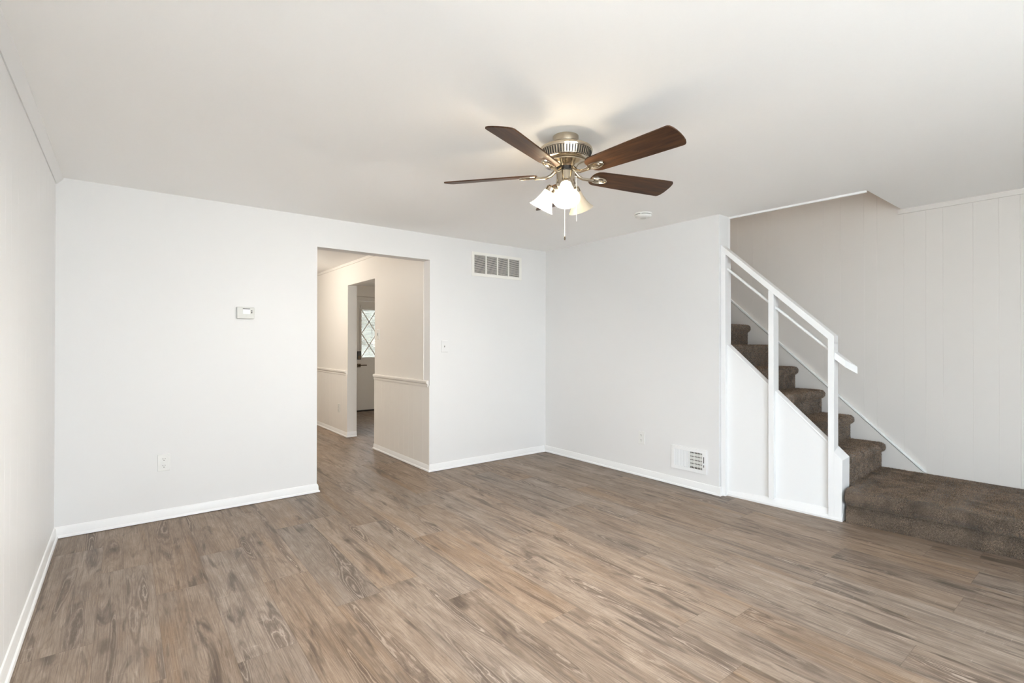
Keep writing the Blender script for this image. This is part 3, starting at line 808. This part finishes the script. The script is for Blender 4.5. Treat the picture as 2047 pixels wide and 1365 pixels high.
# ================================================================== WALL DEVICES
def plate(m, c, u, w, h, t, out):
    """thin plate on a wall: centre c, horizontal unit u, outward unit out"""
    c, u, out = Vector(c), Vector(u), Vector(out); up_ = Vector((0, 0, 1))
    q = [c - u*w/2 - up_*h/2, c + u*w/2 - up_*h/2, c + u*w/2 + up_*h/2, c - u*w/2 + up_*h/2]
    q2 = [c + (p-c)*0.955 + out*t for p in q]
    m.prism(q, q2); return m
def outlet(loc, u, out, label, h=0.118, w=0.073, mat='plastic'):
    t = thing('wall_outlet', loc, label, 'outlet')
    c, U, O = Vector(loc), Vector(u), Vector(out)
    plate(MB(), c, u, w, h, 0.006, out).build('cover_plate', mat, t, bevel=0.001)
    for dz in (0.0235, -0.0235):
        m = MB(); n_ = 20
        pts = []
        for i in range(n_):
            a = 2*PI*i/n_
            pts.append((0.0175*math.cos(a), max(-0.0135, min(0.0135, 0.0175*math.sin(a)))))
        cc = c + Vector((0, 0, dz)) + O*0.0058
        m.prism([cc + U*a + Vector((0, 0, b)) for a, b in pts], [cc + U*a + Vector((0, 0, b)) + O*0.002 for a, b in pts])
        so = m.build('socket', mat, t)
        m = MB(); c2 = cc + O*0.0018
        for (a, b, ww, hh) in ((-0.0062, 0.004, 0.0024, 0.009), (0.0062, 0.004, 0.0022, 0.0075), (0.0, -0.0075, 0.005, 0.0048)):
            q = [c2 + U*(a-ww/2) + Vector((0, 0, b-hh/2)), c2 + U*(a+ww/2) + Vector((0, 0, b-hh/2)), c2 + U*(a+ww/2) + Vector((0, 0, b+hh/2)), c2 + U*(a-ww/2) + Vector((0, 0, b+hh/2))]
            m.prism(q, [p + O*0.0007 for p in q])
        m.build('slots', 'slot', so)
    m = MB(); m.lathe([(0, 0.0015), (0.003, 0.001), (0.0034, 0)], Matrix.Translation(c + O*0.0058) @ O.to_track_quat('Z', 'Y').to_matrix().to_4x4(), 10, False)
    m.build('screw', mat, t)
    return t
outlet((-3.588, -0.0002, 0.399), (1, 0, 0), (0, -1, 0), 'white duplex outlet low on the back wall left of the doorway')
outlet((-0.0002, -1.345, 0.358), (0, -1, 0), (-1, 0, 0), 'white duplex outlet on the right wall above the floor register')
outlet((HX-0.0062, 2.536, 0.354), (0, -1, 0), (-1, 0, 0), 'cream outlet low in the far hallway beside the inner doorway', mat='plastic_grey')
# hall light switch
t = thing('light_switch', (HX-0.0002, 1.231, 1.342), 'cream toggle light switch plate on the hallway wall above the chair rail', 'light switch')
plate(MB(), (HX-0.0002, 1.231, 1.342), (0, -1, 0), 0.074, 0.118, 0.006, (-1, 0, 0)).build('cover_plate', 'plastic', t, bevel=0.001)
MB().box(HX-0.0075, HX-0.005, 1.225, 1.237, 1.328, 1.356).build('toggle_slot', 'slot', t)
MB().hexa([(HX-0.006, 1.227, 1.338), (HX-0.006, 1.235, 1.338), (HX-0.006, 1.235, 1.350), (HX-0.006, 1.227, 1.350),
           (HX-0.018, 1.228, 1.346), (HX-0.018, 1.234, 1.346), (HX-0.017, 1.234, 1.354), (HX-0.017, 1.228, 1.354)]).build('toggle', 'plastic', t)
# small jack plate
t = thing('wall_jack', (-1.330, -0.0002, 1.208), 'small white phone jack plate on the wall right of the doorway', 'wall jack')
plate(MB(), (-1.330, -0.0002, 1.208), (1, 0, 0), 0.074, 0.118, 0.005, (0, -1, 0)).build('cover_plate', 'wall', t, bevel=0.001)
MB().box(-1.3375, -1.3235, -0.0068, -0.004, 1.199, 1.216).build('port', 'plastic_grey', t)
MB().box(-1.3345, -1.3300, -0.0074, -0.006, 1.198, 1.213).build('port_opening', 'slot', t)
# thermostat
t = thing('thermostat', (-3.081, -0.0002, 1.467), 'small off white thermostat with a pale screen left of the doorway', 'thermostat')
MB().box(-3.141, -3.021, -0.024, -0.0002, 1.423, 1.512).build('body', 'plastic_grey', t, bevel=0.005)
MB().box(-3.101, -3.052, -0.0256, -0.022, 1.459, 1.495).build('screen', 'lcd', t)
MB().box(-3.101, -3.052, -0.0254, -0.022, 1.4965, 1.5005).build('screen_hood', 'slot', t)
for z in (1.484, 1.470):
    MB().lathe([(0, 0.003), (0.0042, 0.002), (0.0045, 0)], Matrix.Translation((-3.040, -0.0236, z)) @ Matrix.Rotation(PI/2, 4, 'X'), 12, False).build('button', 'slot', t)
MB().box(-3.127, -3.036, -0.0250, -0.022, 1.429, 1.452).build('door_flap', 'plastic_grey', t, bevel=0.001)
# return air grille high on the back wall
gx0, gx1, gz0, gz1 = -1.015, -0.363, 1.930, 2.178
t = thing('return_air_grille', ((gx0+gx1)/2, -0.0002, (gz0+gz1)/2), 'white return air grille with four louvred sections high on the back wall', 'vent')
m = MB(); b_ = 0.030
m.box(gx0, gx1, -0.010, -0.0002, gz0, gz0+b_); m.box(gx0, gx1, -0.010, -0.0002, gz1-b_, gz1)
m.box(gx0, gx0+b_, -0.010, -0.0002, gz0+b_, gz1-b_); m.box(gx1-b_, gx1, -0.010, -0.0002, gz0+b_, gz1-b_)
m.build('frame', 'grille', t)
MB().box(gx0+0.005, gx1-0.005, -0.0016, -0.0002, gz0+0.005, gz1-0.005).build('backing', 'duct', t)
ix0, ix1, iz0, iz1 = gx0+b_, gx1-b_, gz0+b_, gz1-b_
sw_ = (ix1-ix0)/4
for k in range(1, 4): MB().box(ix0+k*sw_-0.007, ix0+k*sw_+0.007, -0.010, -0.0016, iz0, iz1).build('divider', 'grille', t)
for k in range(4):
    m = MB(); a0 = ix0+k*sw_+0.007*(k > 0); a1 = ix0+(k+1)*sw_-0.007*(k < 3)
    nl = 17
    for i in range(nl):
        z = iz0 + (iz1-iz0)*(i+0.28)/nl
        m.hexa([(a0, -0.0095, z-0.0015), (a1, -0.0095, z-0.0015), (a1, -0.0035, z+0.0010), (a0, -0.0035, z+0.0010),
                (a0, -0.0095, z+0.0025), (a1, -0.0095, z+0.0025), (a1, -0.0035, z+0.0035), (a0, -0.0035, z+0.0035)])
    m.build('louvres', 'grille', t)
# supply register low on the right wall
ry0, ry1, rz0, rz1 = -1.668, -2.003, 0.148, 0.348
t = thing('wall_register', (-0.0002, (ry0+ry1)/2, (rz0+rz1)/2), 'white supply register low on the right wall beside the stair', 'vent')
m = MB(); b_ = 0.030
def rb(y0, y1, z0, z1, x0, x1): m.box(x0, x1, min(y0, y1), max(y0, y1), z0, z1)
rb(ry0, ry1, rz0, rz0+b_, -0.009, -0.0002); rb(ry0, ry1, rz1-b_, rz1, -0.009, -0.0002)
rb(ry0, ry0-b_, rz0+b_, rz1-b_, -0.009, -0.0002); rb(ry1, ry1+b_+0.008, rz0+b_, rz1-b_, -0.009, -0.0002)
mid = (ry0+ry1)/2 - 0.004
rb(mid-0.006, mid+0.006, rz0+b_, rz1-b_, -0.009, -0.0002)
m.build('frame', 'trim', t, bevel=0.001)
MB().box(-0.0012, -0.0002, ry1+0.005, ry0-0.005, rz0+0.005, rz1-0.005).build('backing', 'duct', t)
m = MB(); y = ry0-b_-0.006
while y > mid+0.010:                                               # left half: fins turned towards the viewer's left
    m.hexa([(-0.0090, y+0.0040, rz0+b_), (-0.0083, y+0.0048, rz0+b_), (-0.0015, y-0.0042, rz0+b_), (-0.0022, y-0.0050, rz0+b_),
            (-0.0090, y+0.0040, rz1-b_), (-0.0083, y+0.0048, rz1-b_), (-0.0015, y-0.0042, rz1-b_), (-0.0022, y-0.0050, rz1-b_)])
    y -= 0.0148
m.build('fins', 'trim', t)
m = MB(); y = mid-0.014
while y > ry1+b_+0.010:                                            # right half: fins turned the other way, open to the damper behind
    m.box(-0.0088, -0.0070, y-0.0016, y+0.0016, rz0+b_, rz1-b_); y -= 0.0135
m.build('fins', 'grille', t)
m = MB()
for i in range(4):
    z = rz0+b_+0.016+i*0.030; m.box(-0.0052, -0.0042, ry1+b_+0.010, mid-0.007, z, z+0.022)
m.build('damper_blades', 'plastic_grey', t)
m = MB(); m.box(-0.0096, -0.0088, ry1+0.021, ry1+0.027, 0.205, 0.292); m.build('lever_slot', 'slot', t)
m = MB(); m.box(-0.020, -0.009, ry1+0.020, ry1+0.029, 0.226, 0.240); m.build('damper_lever', 'trim', t, bevel=0.001)
# smoke detector
SX, SY = -0.502, -1.742
t = thing('smoke_detector', (SX, SY, H), 'round white smoke detector on the ceiling near the stair opening', 'smoke detector')
TS = Matrix.Translation((SX, SY, 0))
MB().lathe([(0, H-0.0002), (0.068, H-0.0002), (0.070, H-0.004), (0.069, H-0.010), (0.066, H-0.011), (0, H-0.011)], TS, 40).build('base', 'plastic', t, smooth=0.5)
MB().lathe([(0, H-0.011), (0.059, H-0.011), (0.059, H-0.016), (0, H-0.016)], TS, 40).build('sensing_slot', 'slot', t, smooth=0.5)
cov = MB().lathe([(0, H-0.016), (0.065, H-0.016), (0.066, H-0.020), (0.063, H-0.030), (0.054, H-0.037), (0.030, H-0.040), (0, H-0.040)], TS, 40).build('cover', 'plastic', t, smooth=0.5)
MB().lathe([(0, H-0.040), (0.022, H-0.040), (0.022, H-0.042), (0.019, H-0.043), (0, H-0.043)], Matrix.Translation((SX-0.004, SY-0.004, 0)), 24).build('test_button', 'plastic_grey', cov, smooth=0.5)
for k in range(4):
    a = 2*PI*k/4+0.35
    MB().box(SX+0.061*math.cos(a)-0.004, SX+0.061*math.cos(a)+0.004, SY+0.061*math.sin(a)-0.004, SY+0.061*math.sin(a)+0.004, H-0.017, H-0.010).build('cover_rib', 'plastic', cov)
